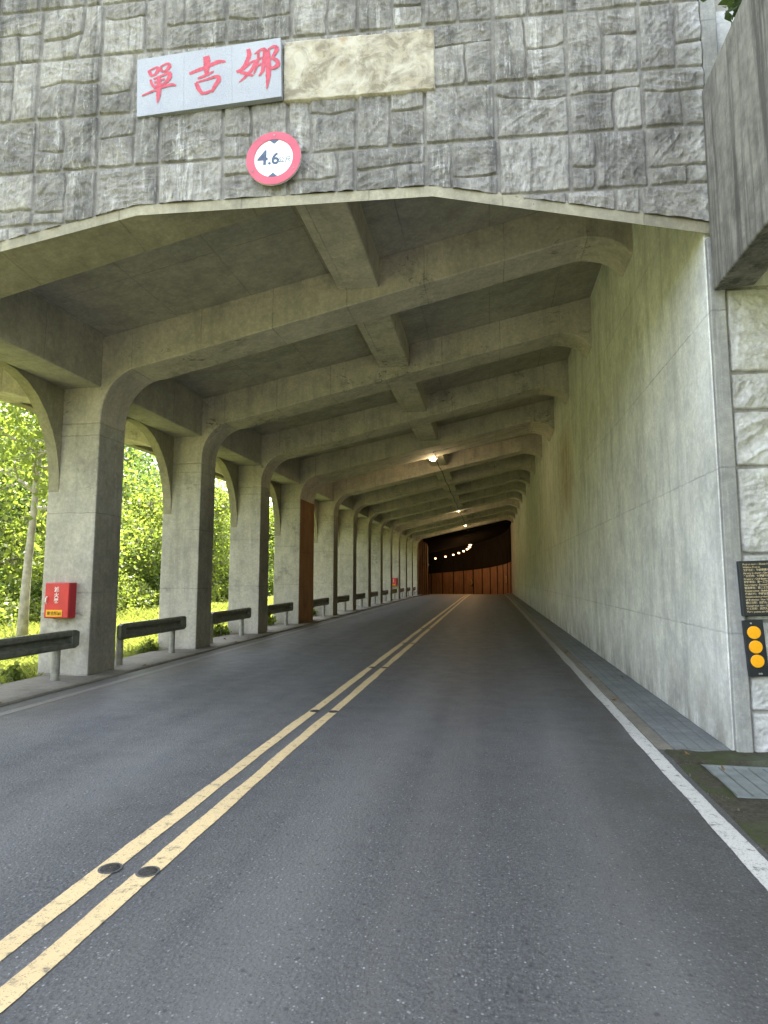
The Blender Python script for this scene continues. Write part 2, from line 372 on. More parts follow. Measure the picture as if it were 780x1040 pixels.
gx = np.concatenate([np.linspace(-600, -110, 12), np.linspace(-100, -30, 36), np.linspace(-29, 8, 75), np.linspace(9, 40, 20), np.linspace(60, 600, 8)])
gy = np.concatenate([np.linspace(-600, -60, 10), np.linspace(-50, 120, 120), np.linspace(140, 900, 12)])
GX, GY = np.meshgrid(gx, gy, indexing='ij'); GZ = terr(GX, GY)
tag(np_mesh('ground', np.stack([GX, GY, GZ], -1).reshape(-1, 3), grid_faces(len(gx), len(gy)), M_gnd, smooth=True), kind='structure')

# kerb strip under pillars, walkway by the wall, mossy verge in front
kb = MB(); kb.box(-6.66, -5.62, 1.0, 52, -.12, .03); tag(kb.build('left_kerb', M_kerb, bevel=.02), kind='structure')
wk = MB(); wk.box(1.56, 2.03, 5.79, 57.5, -.12, .022); tag(wk.build('walkway', M_walk, bevel=.008), kind='structure')
gt = MB(); gt.box(1.425, 1.556, 5.86, 57.5, -.1, .012); tag(gt.build('gutter_kerb', M_kerb, bevel=.006), kind='structure')
vx = np.arange(1.43, 5.6, .05); vy = np.arange(-6, 5.84, .05); VX, VY = np.meshgrid(vx, vy, indexing='ij')
VZ = .012 + .05*(fbm(VX*2.5, VY*2.5, 71, 4)-.45) + .02*np.clip(VX-1.5, 0, 1)*1.5; VZ = np.where(VX < 1.47, -.03, VZ)
gm = (VX > 1.66) & (VX < 2.9) & (VY > 4.66) & (VY < 5.46); VZ = np.where(gm, -.16, VZ)
tag(np_mesh('mossy_verge', np.stack([VX, VY, VZ], -1).reshape(-1, 3), grid_faces(len(vx), len(vy)), M_moss, smooth=True), kind='structure')

# ------------------------------------------------------------------ the gallery
G = empty('rock_shed_gallery', (0, 0, 0), label='long grey concrete gallery with a row of pillars and sloping ribbed roof over the road', cat='rock shed')
def arc(cx, cz, rx, rz, a0, a1, n=10):
    return [(cx+rx*math.cos(R(a0+(a1-a0)*i/n)), cz+rz*math.sin(R(a0+(a1-a0)*i/n))) for i in range(n+1)]
for i, (y0, y1) in enumerate(PIL):
    d = zg(y1)
    p = MB().box(-6.80, XL, y0, y1, d-.3, 3.90 if i else 4.95).build('pillar', M_pil, G, .022, seg=2)
    p.data.materials.append(M_pils)                     # darker concrete on the face towards the road
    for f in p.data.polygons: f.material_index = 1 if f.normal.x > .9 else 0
    if i in (4, 5):
        rp = MB().box(XL-.02, XL+.012, y0+(.02 if i == 4 else -.03), y1-.02 if i == 5 else y1+.005, .05, 4.0).build('painted_panel', M_rustp, p, .006)
        tag(rp, 'rust red painted road face of the pillar')
    if i == 0: continue
    low = arc(-8.25, 3.9, 1.42, .62, 90, 0, 8)                          # outer bracket soffit
    fil = arc(-5.25, 4.0, .70, sof(-5.25)-4.0, 180, 90, 10)             # inner haunch
    rfl = arc(1.36, 5.90, .62, sof(1.36)-5.90, 90, 12, 9)                # haunch at the wall
    poly = [(-8.25, slb(-8.25)+.02)] + low + [(-6.80, 3.9), (XL, 3.9)] + fil + rfl + [(1.99, 5.935), (XR+.02, 5.92), (XR+.02, slb(XR)+.02)]
    MB().prism(poly, y0, y1).build('cross_beam', M_beam, G, .014)
# slab with a parapet on its outer edge
MB().prism([(-8.4, slb(-8.4)), (3.2, slb(3.2)), (3.2, slb(3.2)+.5), (-8.4, slb(-8.4)+.5)], 5.94, 54.5).build('ceiling_slab', M_slab, G)
MB().prism([(-8.6, slb(-8.4)-.12), (-8.39, slb(-8.4)-.12), (-8.39, slb(-8.4)+1.1), (-8.6, slb(-8.4)+1.1)], 5.94, 54.5).build('roof_parapet', M_edge, G, .01)
for i in range(len(PIL)-1):
    a, b = PIL[i][1], PIL[i+1][0]
    if b-a < .5: continue
    MB().box(-6.6, XL-.012, a-.01, b+.01, 4.47, slb(XL)+.03).build('edge_beam', M_slab, G, .012)
    n = 16; top = 5.0; pts = [(a-.01, 2.82), (a-.01, top), (b+.01, top), (b+.01, 2.82)]
    mid = (a+b)/2; hw = (b-a)/2
    ar = [(mid+hw*math.cos(R(180*k/n)), 2.82+1.66*math.sin(R(180*k/n))) for k in range(n+1)]
    pa = MB()
    for k in range(n):                                                  # arch spandrel in quads, then faces closed
        (q0, z0), (q1, z1) = ar[k], ar[k+1]
        pa.add([(-6.785, q0, z0), (-6.785, q1, z1), (-6.785, q1, top), (-6.785, q0, top), (-6.602, q0, z0), (-6.602, q1, z1), (-6.602, q1, top), (-6.602, q0, top)],
               [(0, 1, 2, 3), (7, 6, 5, 4), (0, 4, 5, 1), (3, 2, 6, 7)])
    MB.build(pa, 'arch_panel', M_edge, G)
for i in range(len(PIL)-1):
    a, b = PIL[i][1], PIL[i+1][0]
    if b-a > .5: MB().box(-2.13, -1.52, a-.01, b+.01, 5.74, 6.35).build('ceiling_rib', M_beam, G, .014)
MB().box(XR, 3.1, 5.83, 57.9, -.4, 6.95).build('side_wall', M_wall, G, .012)

# ------------------------------------------------------------------ tunnel bend beyond the gallery
T = empty('road_tunnel', (0, 54, 0), label='dark tunnel bending left beyond the gallery with rust brown walls', cat='tunnel')
T.location = (0, 0, 0)
ts = np.concatenate([np.arange(51.8, 58, 1.), np.arange(58, 112, 1.5)])
def sweep(name, prof, ss, mat):
    c = curve(ss); V = []
    for q in c:
        for (x, z) in prof: V.append((q[0]+x*q[3], q[1]+x*q[4], q[2]+z))
    o = np_mesh(name, V, grid_faces(len(ss), len(prof)), mat, T); return o
sL, sR = ts, ts[ts >= 56.7]
sweep('left_wall', [(XL, -.3), (XL, 3.0)], sL, M_tun); sweep('left_wall_upper', [(XL+.02, 2.95), (XL+.02, 5.3)], sL, M_tunu)
sweep('right_wall', [(XR-.01, -.3), (XR-.01, 3.15)], sR, M_tun); sweep('right_wall_upper', [(XR-.03, 3.10), (XR-.03, 7.0)], sR, M_tund)
sweep('ceiling', [(XL-.2, 4.75), (XR+.2, 6.45)], ts[ts >= 54.0], M_tund)
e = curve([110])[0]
MB().prism([(-8.6, slb(-8.6)-.62), (3.1, slb(3.1)-.62), (3.1, 8), (-8.6, 8)], 54.52, 54.8).build('headwall', M_tund, T)
cap = MB(); cap.add([(e[0]+x*e[3], e[1]+x*e[4], e[2]+z) for x, z in ((-7, -.5), (3, -.5), (3, 7), (-7, 7))], [(0, 1, 2, 3)]); cap.build('daylight_cap', M_tund, T)  # unseen cap added across the bend to keep daylight out of the tunnel
for s in np.arange(59, 108, 3.2):                                       # wall joints as dark pilaster seams
    for X, w in ((XR-.03, .07), (XL+.04, .10)):
        c0 = curve([s-w])[0]; c1 = curve([s+w])[0]; sg = 1 if X < 0 else -1
        m = MB(); q = []
        for c in (c0, c1):
            for xx in (X, X+sg*.05): q += [(c[0]+xx*c[3], c[1]+xx*c[4], c[2]-.2), (c[0]+xx*c[3], c[1]+xx*c[4], c[2]+4.7)]
        m.add(q, [(0, 1, 3, 2), (4, 6, 7, 5), (0, 4, 5, 1), (2, 3, 7, 6), (1, 5, 7, 3)]); m.build('wall_seam', M_tund, T)
for y in (52.6, 54.4, 56.2, 58.0): MB().box(XL-.1, XL+.16, y, y+.3, zg(y)-.3, 4.9).build('pilaster', M_tunu if 0 else M_tun, T, .01)

# ------------------------------------------------------------------ stone-faced portal (real relief)
def stones(x0, x1, zs, cw, seed, px):
    """stones of a coursed relief panel with T-joints: (cell rect, stone rect, lift, tilt x, tilt z)"""
    r = random.Random(seed); out = []
    for a, b in zip(zs[:-1], zs[1:]):
        x = x0 - .02 + px*r.uniform(-.04, .04)
        while x < x1:
            w = cw*r.uniform(.97, 1.03); c = (x, x+w, a, b); x += w
            def st(*q): out.append((c, q, r.uniform(.1, 1.), r.uniform(-1, 1), r.uniform(-1, 1)))
            k = r.random(); f = r.uniform(.28, .72); g = r.uniform(.28, .72); xm = c[0]+w*f; zm = a+(b-a)*g
            if k < .25: st(c[0], xm, a, b); st(xm, c[1], a, zm); st(xm, c[1], zm, b)
            elif k < .5: st(c[0], xm, a, zm); st(c[0], xm, zm, b); st(xm, c[1], a, b)
            elif k < .64: st(c[0], c[1], a, zm); st(c[0], xm, zm, b); st(xm, c[1], zm, b)
            elif k < .78: st(c[0], c[1], zm, b); st(c[0], xm, a, zm); st(xm, c[1], a, zm)
            elif k < .9: st(c[0], xm, a, b); st(xm, c[1], a, b)
            else: st(*c)
    return out
def relief(X, Z, rects, seed, depth=.03):
    """height, per-stone tone and joint mask of the relief"""
    wx = X + .16*(fbm(X*1.7+9, Z*1.7+9, seed, 3)-.45); wz = Z + .16*(fbm(X*1.7+77, Z*1.7+33, seed+9, 3)-.45)
    wob = .016*(fbm(X*11, Z*11, seed+40, 4)-.45)
    H = np.zeros_like(X); best = np.full_like(X, -1.); T = np.full_like(X, .5); J = np.ones_like(X)
    for n, (c, q, lift, tx, tz) in enumerate(rects):
        m = (X >= c[0]) & (X < c[1]) & (Z >= c[2]) & (Z < c[3])
        if not m.any(): continue
        x, z, u, v = X[m], Z[m], wx[m], wz[m]
        d = [(x-q[0]) if q[0] == c[0] else (u-q[0]), (q[1]-x) if q[1] == c[1] else (q[1]-u), (z-q[2]) if q[2] == c[2] else (v-q[2]), (q[3]-z) if q[3] == c[3] else (q[3]-v)]
        dx = np.minimum(d[0], d[1]); dz = np.minimum(d[2], d[3]); dd = np.minimum(dx, dz); rr = .03
        cr = np.where((dx < rr) & (dz < rr), rr-np.hypot(rr-dx, rr-dz), dd) + wob[m]
        ce = np.minimum(np.minimum(x-c[0], c[1]-x), np.minimum(z-c[2], c[3]-z)); e0 = .006+.006*(ce < .05)
        s_ = np.clip((cr-e0)/.011, 0, 1); s_ = s_*s_*(3-2*s_)
        pil = np.clip((cr-e0)/.09, 0, 1)**.6                               # pillowed edges
        a = n*1.7; ca, sa = math.cos(a), math.sin(a); xr, zr = x*ca-z*sa, x*sa+z*ca
        f = fbm(xr*2.4+lift*50, zr*5+lift*31, seed+3, 5, True); g = fbm(x*30, z*30, seed+5, 3); f2 = fbm(xr*9+lift*9, zr*14, seed+6, 4, True)
        h = s_*(depth*(.55+.3*lift) + .012*pil + .008*tx*(x-(q[0]+q[1])/2)/(q[1]-q[0])*2 + pil*(.05*(f-.62) + .028*(f2-.62) + .012*(g-.45)))
        better = dd > best[m]
        H[m] = np.where(better, h, H[m]); T[m] = np.where(better, .5+.5*tz, T[m]); J[m] = np.where(better, 1-s_, J[m]); best[m] = np.where(better, dd, best[m])
    return H, T, J
P = empty('stone_portal_wall', (0, 0, 0), label='grey stone faced portal wall above the gallery entrance', cat='stone wall')
def stone_sheet(name, xs, nz, zlo, zhi, rects, seed, parent, holes=()):
    X = np.repeat(xs[:, None], nz, 1); lo = zlo(xs); hi = zhi(xs)
    Z = lo[:, None] + (hi-lo)[:, None]*np.linspace(0, 1, nz)[None, :]
    H, T, J = relief(X, Z, rects, seed)
    for (a, b, c, d) in holes: H = np.where((X > a) & (X < b) & (Z > c) & (Z < d), .0, H)
    Y = fy(X) - H
    return np_mesh(name, np.stack([X, Y, Z], -1).reshape(-1, 3), grid_faces(len(xs), nz), M_stone, parent, smooth=True, pattrs={'tone': T, 'joint': J})
zrows = [4.2, 4.58, 5.17, 5.76, 6.36, 7.05, 7.66, 8.3, 8.95, 9.6, 10.2, 10.8, 11.4, 12.0, 12.6, 13.2, 13.8, 14.4]
rc = stones(-9.5, 2.09, zrows, .69, 4, .69)
stone_sheet('stone_face', np.arange(-5.6, 2.0901, .0072), 430, lambda x: pb(x)+.06, lambda x: 0*x+8.0, rc, 21, P)
stone_sheet('stone_face', np.arange(-5.62, 2.091, .024), 230, lambda x: 0*x+8.0, lambda x: 0*x+14.0, rc, 21, P)  # unseen upper wall, raised so its shadow covers the foreground road
stone_sheet('stone_face', np.arange(-9.5, -5.57, .018), 440, lambda x: pb(x)+.06, lambda x: 0*x+14.0, rc, 21, P)
lp = MB(); xs = [p[0] for p in PB[:1]] + [-6.8] + [p[0] for p in PB[1:]]
for a, b in zip(xs[:-1], xs[1:]):
    za, zb = float(pb(a)), float(pb(b)); F = lambda x: fy(x)-.012
    sa, sb = max(sof(a), za-.25), max(sof(b), zb-.2)
    lp.add([(a, F(a), za-.05), (b, F(b), zb-.05), (b, F(b), zb+.062), (a, F(a), za+.062), (a, fy(a)+.02, za+.075), (b, fy(b)+.02, zb+.075),
            (a, 5.93, sa), (b, 5.93, sb), (a, 5.93, slb(a)+.1), (b, 5.93, slb(b)+.1)],
           [(0, 1, 2, 3), (3, 2, 5, 4), (0, 6, 7, 1), (6, 8, 9, 7)])
lp.build('concrete_lip', M_edge, P)
core = MB(); core.box(-9.5, 2.085, 5.9, 6.5, 8.0, 14.0); core.box(-9.5, 2.085, 5.97, 6.3, 7.0, 8.0)
core.build('backing_wall', M_strip, P); MB().box(-9.6, 6.5, 4.9, 6.7, 14.0, 14.25).build('coping', M_strip, P, .02)  # backing and coping carried up out of view to shade the foreground
MB().box(2.10, 2.24, 5.775, 6.3, 4.625, 14.0).build('side_pier', M_strip, P, .01)

W = empty('stone_wing_wall', (0, 0, 0), label='pale rough stone wing wall at right of the gallery entrance', cat='stone wall')
wz = [-.1, .36, .66, 1.12, 1.70, 2.47, 2.98, 3.33, 4.12, 4.8]
rw = []
r_ = random.Random(3)
for a, b in zip(wz[:-1], wz[1:]):
    x = 2.17
    while x < 6.5:
        w = r_.uniform(.38, .62); q = (x, x+w, a, b); rw.append((q, q, r_.uniform(.4, 1), r_.uniform(-1, 1), r_.uniform(-1, 1))); x += w
stone_sheet('stone_face', np.arange(2.168, 3.2, .0072), 600, lambda x: 0*x-.1, lambda x: 0*x+4.4, rw, 55, W)
stone_sheet('stone_face', np.arange(3.18, 6.5, .04), 110, lambda x: 0*x-.1, lambda x: 0*x+4.4, rw, 55, W)
MB().box(XR+.004, 2.165, 5.765, 5.826, -.1, 4.62).build('edge_strip', M_strip, W, .008)
MB().box(2.25, 6.5, 6.11, 6.4, -.2, 14).build('backing_wall', M_strip, W)

L = empty('concrete_ledge', (0, 0, 0), label='dark stained concrete parapet beam overhanging the roadside at upper right', cat='concrete beam')
MB().prism([(2.05, 4.08), (2.40, 4.11), (2.40, 6.02), (2.05, 6.05)], -4.5, 5.74).build('beam', M_ledge, L, .02, seg=2)
MB().box(2.39, 6.3, -4.5, 5.7, 4.42, 4.7).build('deck_slab', M_ledge, L)
MB().box(4.6, 5.2, -4.4, -3.8, -.1, 4.43).build('support_post', M_ledge, L, .02)

# ------------------------------------------------------------------ signs on the portal
def PM(x, z, off):                                                      # matrix: local xy -> portal plane (x along wall, y up), local z out of wall
    return Matrix(((1, 0, 0, x), (.065, 0, -1, fy(x)-off), (0, 1, 0, z), (0, 0, 0, 1)))
def stroke(mb, pts, ws, dz=.0, n=7):
    """a brush stroke: smooth ribbon with varying width, lying in local xy"""
    pts = [Vector((*p, 0)) for p in pts]; dense = []; wd = []
    for i in range(len(pts)-1):
        p0, p1, p2, p3 = pts[max(i-1, 0)], pts[i], pts[i+1], pts[min(i+2, len(pts)-1)]
        for k in range(n):
            t = k/n; dense.append(.5*((2*p1)+(-p0+p2)*t+(2*p0-5*p1+4*p2-p3)*t*t+(-p0+3*p1-3*p2+p3)*t**3)); wd.append(ws[i]*(1-t)+ws[i+1]*t)
    dense.append(pts[-1]); wd.append(ws[-1]); L_, R_ = [], []
    for i, p in enumerate(dense):
        d = (dense[min(i+1, len(dense)-1)]-dense[max(i-1, 0)]).normalized(); nn = Vector((-d.y, d.x, 0)); w = wd[i]*(1+.10*math.sin(i*2.3))
        L_.append(p+nn*w/2); R_.append(p-nn*w/2)
    N = len(dense); vs = [(q.x, q.y, dz) for q in L_] + [(q.x, q.y, dz) for q in R_]
    mb.add(vs, [(i, i+1, N+i+1, N+i) for i in range(N-1)])
# strokes in a 0..1 character square (x right, y up): points, widths
CH_DAN = [([(.20,.86),(.24,.74),(.30,.68)],[.08,.07,.05]), ([(.20,.84),(.40,.90),(.44,.82),(.36,.72),(.28,.70)],[.04,.05,.09,.06,.03]),
          ([(.50,.90),(.53,.80),(.58,.75)],[.07,.06,.04]), ([(.50,.90),(.68,.96),(.74,.88),(.64,.77),(.57,.77)],[.04,.05,.09,.06,.03]),
          ([(.24,.60),(.28,.48),(.36,.36)],[.05,.06,.05]), ([(.32,.60),(.56,.66),(.74,.70),(.74,.58),(.62,.44),(.50,.40)],[.04,.05,.07,.10,.07,.03]),
          ([(.34,.50),(.62,.56)],[.05,.04]), ([(.36,.38),(.62,.44)],[.06,.05]),
          ([(.02,.20),(.20,.25),(.50,.33),(.78,.38),(.92,.34)],[.03,.045,.05,.07,.03]), ([(.46,.64),(.47,.40),(.46,.16),(.43,-.06)],[.08,.09,.10,.015])]
CH_JI = [([(.02,.60),(.24,.66),(.50,.72),(.76,.80),(.96,.78)],[.06,.08,.08,.09,.04]), ([(.46,1.0),(.48,.84),(.47,.64),(.46,.52)],[.13,.15,.12,.06]),
         ([(.24,.44),(.46,.50),(.66,.57)],[.04,.07,.03]), ([(.20,.34),(.26,.18),(.36,.02)],[.08,.09,.06]),
         ([(.20,.34),(.46,.38),(.74,.42),(.78,.32),(.66,.14),(.62,.02)],[.03,.05,.07,.10,.08,.04]), ([(.34,.03),(.50,.04),(.66,.10)],[.06,.07,.03])]
CH_NA = [([(.30,1.02),(.32,.84),(.22,.62),(.10,.46),(.26,.38),(.42,.30)],[.08,.10,.08,.06,.08,.04]), ([(.48,.66),(.38,.46),(.22,.30),(.06,.18)],[.05,.08,.06,.02]),
         ([(.00,.46),(.20,.54),(.38,.66),(.54,.70)],[.06,.07,.05,.03]),
         ([(.46,.86),(.60,.94),(.72,.92),(.70,.66),(.66,.40),(.56,.26)],[.03,.05,.09,.09,.08,.02]), ([(.50,.68),(.66,.74)],[.05,.04]), ([(.46,.52),(.64,.58)],[.05,.04]),
         ([(.56,.92),(.54,.64),(.44,.34)],[.05,.06,.03]),
         ([(.80,.92),(.81,.60),(.80,.26),(.76,-.10)],[.07,.10,.11,.015]), ([(.80,.92),(.96,.98),(1.02,.88),(.90,.70)],[.04,.06,.10,.05]),
         ([(.88,.70),(1.02,.60),(1.04,.48),(.92,.42),(.86,.46)],[.05,.08,.10,.07,.03])]
N = empty('name_plaque', PM(-2.775, 6.63, .05).to_translation(), label='pale granite name plaque with three carved red characters above the road', cat='plaque')
base = PM(-2.775, 6.63, .05); N.matrix_world = base
for k, ch in enumerate((CH_DAN, CH_JI, CH_NA)):
    cx = (-1+k)*.520
    pn = MB().box(cx-.2597, cx+.2597, -.327, .327, -.03, .030).build('granite_panel', M_gran, N, .0015)
    st = MB()
    for j, (pts, ws) in enumerate(ch):
        sc, ox, oy = .42, cx-.21+.0, -.185
        stroke(st, [(ox+sc*x, oy+sc*y*1.02) for x, y in pts], [w*sc*1.22 for w in ws], .0325+j*.0004)
    st.build('carved_character', M_carv, pn)
C = MB()
nx, nz = 120, 60; XX, ZZ = np.meshgrid(np.linspace(-1.992, -.44, nx), np.linspace(6.31, 6.98, nz), indexing='ij')
HH = .055 + .02*(fbm(XX*4, ZZ*4, 90, 5, True)-.5) + .012*(fbm(XX*14, ZZ*14, 95, 3)-.5)
HH[0, :] = HH[-1, :] = -.02; HH[:, 0] = HH[:, -1] = -.02
tag(np_mesh('mortar_panel', np.stack([XX, fy(XX)-HH, ZZ], -1).reshape(-1, 3), grid_faces(nx, nz), M_cream, smooth=True),
    'blank cream mortar panel beside the granite name plaque', 'wall panel')

H = empty('height_limit_sign', label='round red and white 4.6 height limit sign on the stone wall', cat='road sign'); H.matrix_world = PM(-2.058, 5.675, .085) @ Matrix.Rotation(R(-3), 4, 'Z')
def disc(r, z0, z1, n=48, r0=0): 
    m = MB(); a = [2*math.pi*i/n for i in range(n)]
    if r0 == 0:
        m.prism([(r*math.cos(t), r*math.sin(t)) for t in a], z0, z1, 'z')
    else:
        vs = [(q*math.cos(t), q*math.sin(t), z) for z in (z0, z1) for q in (r0, r) for t in a]
        for i in range(n):
            j = (i+1) % n; m_ = m
        fs = []
        for i in range(n):
            j = (i+1) % n; I = lambda z, q, k: z*2*n+q*n+k
            fs += [(I(1,0,i), I(1,1,i), I(1,1,j), I(1,0,j)), (I(0,0,i), I(0,0,j), I(0,1,j), I(0,1,i)), (I(0,1,i), I(0,1,j), I(1,1,j), I(1,1,i)), (I(0,0,j), I(0,0,i), I(1,0,i), I(1,0,j))]
        m.add(vs, fs)
    return m
disc(.283, -.012, .004).build('plate', M_signwht, H); disc(.2835, .0045, .010, r0=.200).build('red_ring', M_signred, H, .002)
for sg in (1, -1): MB().prism([(-.052, sg*.197), (.052, sg*.197), (0, sg*.155)], .0045, .008, 'z').build('triangle_mark', M_navy, H)
textmesh('4', .215, 'numeral', M_navy, H, Matrix.Translation((-.165, -.06, .006)), .001, bold=.004)
textmesh('.6', .165, 'numeral', M_navy, H, Matrix.Translation((-.058, -.06, .006)), .001, bold=.004)
textmesh('公尺', .068, 'unit_lettering', M_navy, H, Matrix.Translation((.048, -.048, .006)), .001)
for a in (90, 210, 330): 
    b = disc(.008, .010, .014, 10).build('bolt', M_galv, H); b.location = (.245*math.cos(R(a)), .245*math.sin(R(a)), 0)

B = empty('information_board', label='black plaque with rows of small gold lettering on the pale stone wall', cat='plaque'); B.matrix_world = PM(2.118, 1.635, .075)
MB().box(0, .62, -.47, 0, -.06, .012).build('board', M_black, B, .004)
rows = ['Project name : Zhong Heng Scenic', 'Walking Project', '工程名稱：中部橫貫公路步道整修', 'Agency in charge : Directorate of', '主辦機關：交通部公路局工程處', 'Designer : Civil Engineering Unit', '設計單位：第一工務段',
        'Supervisory : Second Section Unit', '監造單位：第二工務段工程處', 'Construction : Building Company', '承造廠商：中部營造有限公司', 'Construction period and date', 'of Beginning : Nov 10, 2003', '開工日期：民國九十二年', 'Completion date : Dec 2004', '竣工日期：民國九十三年十二月', 'Three points one five million']
for k, s_ in enumerate(rows): textmesh(s_, .021, 'lettering_row', M_gold, B, Matrix.Translation((.028, -.036-k*.0252, .0135)), .0005, bold=.0006)

D = empty('reflector_board', label='black vertical board with three round amber reflectors beside the entrance', cat='reflector'); D.matrix_world = PM(2.214, .90, .085) @ Matrix.Rotation(R(1.5), 4, 'Z')
MB().box(-.079, .079, -.235, .235, -.02, .012).build('board', M_black, D, .003)
for dz in (.132, .012, -.106): disc(.054, .012, .022, 28).build('amber_reflector', M_amber, D, .003).location = (-.005, dz, 0)
for x, z in ((-.02, .21), (.0, -.21), (.016, -.21)): disc(.008, .012, .018, 8).build('bolt', M_galv, D).location = (x, z, 0)

# ------------------------------------------------------------------ fire extinguisher boxes
def firebox(loc, label):
    o = empty('fire_extinguisher_box', loc, label=label, cat='fire box', group='red boxes on the pillars')
    MB().box(-.205, .205, -.155, 0, 0, .53).build('body', M_dred, o, .006)
    dr = MB().box(-.199, .199, -.168, -.156, .008, .522).build('door', M_red, o, .005)
    MB().box(-.165, .105, -.173, -.1685, .025, .125).build('label_plate', M_label, o)
    MX = lambda x, z: Matrix(((1, 0, 0, x), (0, 0, -1, -.1695), (0, 1, 0, z), (0, 0, 0, 1)))
    for k, c in enumerate('滅火器'): textmesh(c, .08, 'white_character', M_wink, dr, MX(-.045, .40-k*.085), .001, bold=.0015)
    textmesh('東吉隧#1', .062, 'label_lettering', M_bink, o, Matrix(((1, 0, 0, -.15), (0, 0, -1, -.1745), (0, 1, 0, .05), (0, 0, 0, 1))), .0006, bold=.001)
    MB().tube([(-.165, -.172, .22), (-.160, -.198, .25), (-.155, -.198, .29), (-.16, -.172, .32)], .011, 8).build('handle', M_wink, dr)
    return o
firebox((-6.405, 8.449, .885), 'red metal fire extinguisher box with yellow label on the nearest pillar')
firebox((-6.28, 40.599, .9), 'small red box on a distant pillar far down the gallery')

# ------------------------------------------------------------------ guardrails
def rail_mesh(root, Lg):
    h = Lg/2
    m = MB(); prof = [(.0, .0), (.055, .0), (.075, .03), (.075, .075), (.02, .11), (.02, .155), (.075, .19), (.075, .235), (.055, .265), (0, .265)]
    m.prism(prof, -h+.16, h-.16); r = m.build('rail', M_steel, root, .004)
    for sg in (-1, 1):
        c = MB(); a, b = sg*(h-.161), sg*h
        q = [(0, a, .0), (.078, a, .0), (.078, a, .265), (0, a, .265), (0, b, .035), (.078, b, .035), (.078, b, .235), (0, b, .235)]
        mid = sg*(h-.08); 
        c.add([q[0], q[1], q[2], q[3], (0, mid, 0), (.078, mid, 0), (.078, mid, .265), (0, mid, .265), *q[4:]],
              [(0, 1, 2, 3), (0, 4, 5, 1), (1, 5, 6, 2), (2, 6, 7, 3), (3, 7, 4, 0), (4, 8, 9, 5), (5, 9, 10, 6), (6, 10, 11, 7), (7, 11, 8, 4), (8, 11, 10, 9)])
        c.build('end_cap', M_steel, root, .004)
    for yy in (-h+.17, h-.33):
        p = MB().tube([(-.045, yy, -.45), (-.045, yy, .20)], .058, 14).build('post', M_galv, root, smooth=False)
spots = []
for i in range(len(PIL)-1):
    a, b = PIL[i][1], PIL[i+1][0]
    if b-a > .5: spots.append((a, b))
ordn = ['nearest', 'second', 'third', 'fourth', 'fifth', 'sixth', 'seventh', 'eighth', 'ninth', 'tenth', 'eleventh', 'twelfth', 'thirteenth', 'fourteenth']
proto = None
for i, (a, b) in enumerate(spots):
    lab = ('dark steel guardrail cut by the left edge, in front of the red box' if i == 0 else
           'dark steel guardrail just beyond the pillar with the red box' if i == 1 else
           'dark steel guardrail just before the rust red pillar' if i == 3 else
           'dark steel guardrail just beyond the rust red pillar' if i == 4 else
           f'dark steel guardrail between pillars, {ordn[i]} one counted from the camera')
    if proto is None:
        proto = empty('guardrail', (-6.13, (a+b)/2+.06, .455), label=lab, cat='guardrail', group='short guardrails between the pillars'); rail_mesh(proto, 2.24)
    else:
        o = proto.copy(); COL.objects.link(o); o.location = (-6.13, (a+b)/2+.03, .455+zg(b)); o['label'] = lab
        for ch in proto.children:
            c = ch.copy(); COL.objects.link(c); c.parent = o

# ------------------------------------------------------------------ lamps and conduit
def lamp(loc, rz, label, mat, power, col, group='lamps along the ceiling'):
    o = empty('ceiling_lamp', loc, rz, label=label, cat='lamp', group=group)
    MB().tube([(0, 0, .38), (0, 0, .10)], .018, 8).build('stem', M_cable, o)
    MB().prism([(-.17, .02), (-.12, .11), (.12, .11), (.17, .02)], -.11, .11).build('housing', M_galv, o, .01)
    MB().tube([(-.09, 0, .012), (-.03, 0, -.02), (.03, 0, -.02), (.09, 0, .012)], [.035, .055, .055, .035], 12).build('bulb', mat, o, smooth=True)
    ld = bpy.data.lights.new('lamp_light', 'POINT'); ld.energy = power; ld.color = col; ld.shadow_soft_size = .12
    lo = bpy.data.objects.new('lamp_light', ld); COL.objects.link(lo); lo.parent = o; lo.location = (0, 0, -.16)
    return o
lamp((-1.83, 20.6, 5.52), 0, 'lit warm ceiling lamp nearest the camera under the sloping roof', M_bulb, 7, (1, .75, .42))
lamp((-1.83, 38.0, 5.62), 0, 'second lit ceiling lamp further down the gallery roof', M_bulb, 7, (1, .75, .42))
lamp((-1.83, 49.0, 5.62), 0, 'third lit ceiling lamp near the dark end of the gallery', M_bulb, 8, (1, .7, .35))
for k, s in enumerate((59.5, 62.5, 65.5, 68.5, 71.5, 74.5, 78, 82, 86.5)):
    q = curve([s])[0]; x = -1.75
    lamp((q[0]+x*q[3], q[1]+x*q[4], q[2]+4.75), math.atan2(q[4], q[3]), f'glowing orange lamp in the dark tunnel bend, {ordn[k]} one from its mouth'.replace('nearest', 'first'), M_bulbs, 14, (1, .56, .24), 'orange lamps in the tunnel bend')
cd = MB()
pts = []
for (y0, y1) in PIL[5:]:
    pts += [(-1.72, y0, sof(-1.72)-.02), (-1.72, y1, sof(-1.72)-.02), (-1.72, y1+1.4, sof(-1.72)-.10)]
cd.tube(pts, .016, 6); tag(cd.build('electric_cable', M_cable), 'thin dark cable sagging from beam to beam under the gallery roof', 'cable')

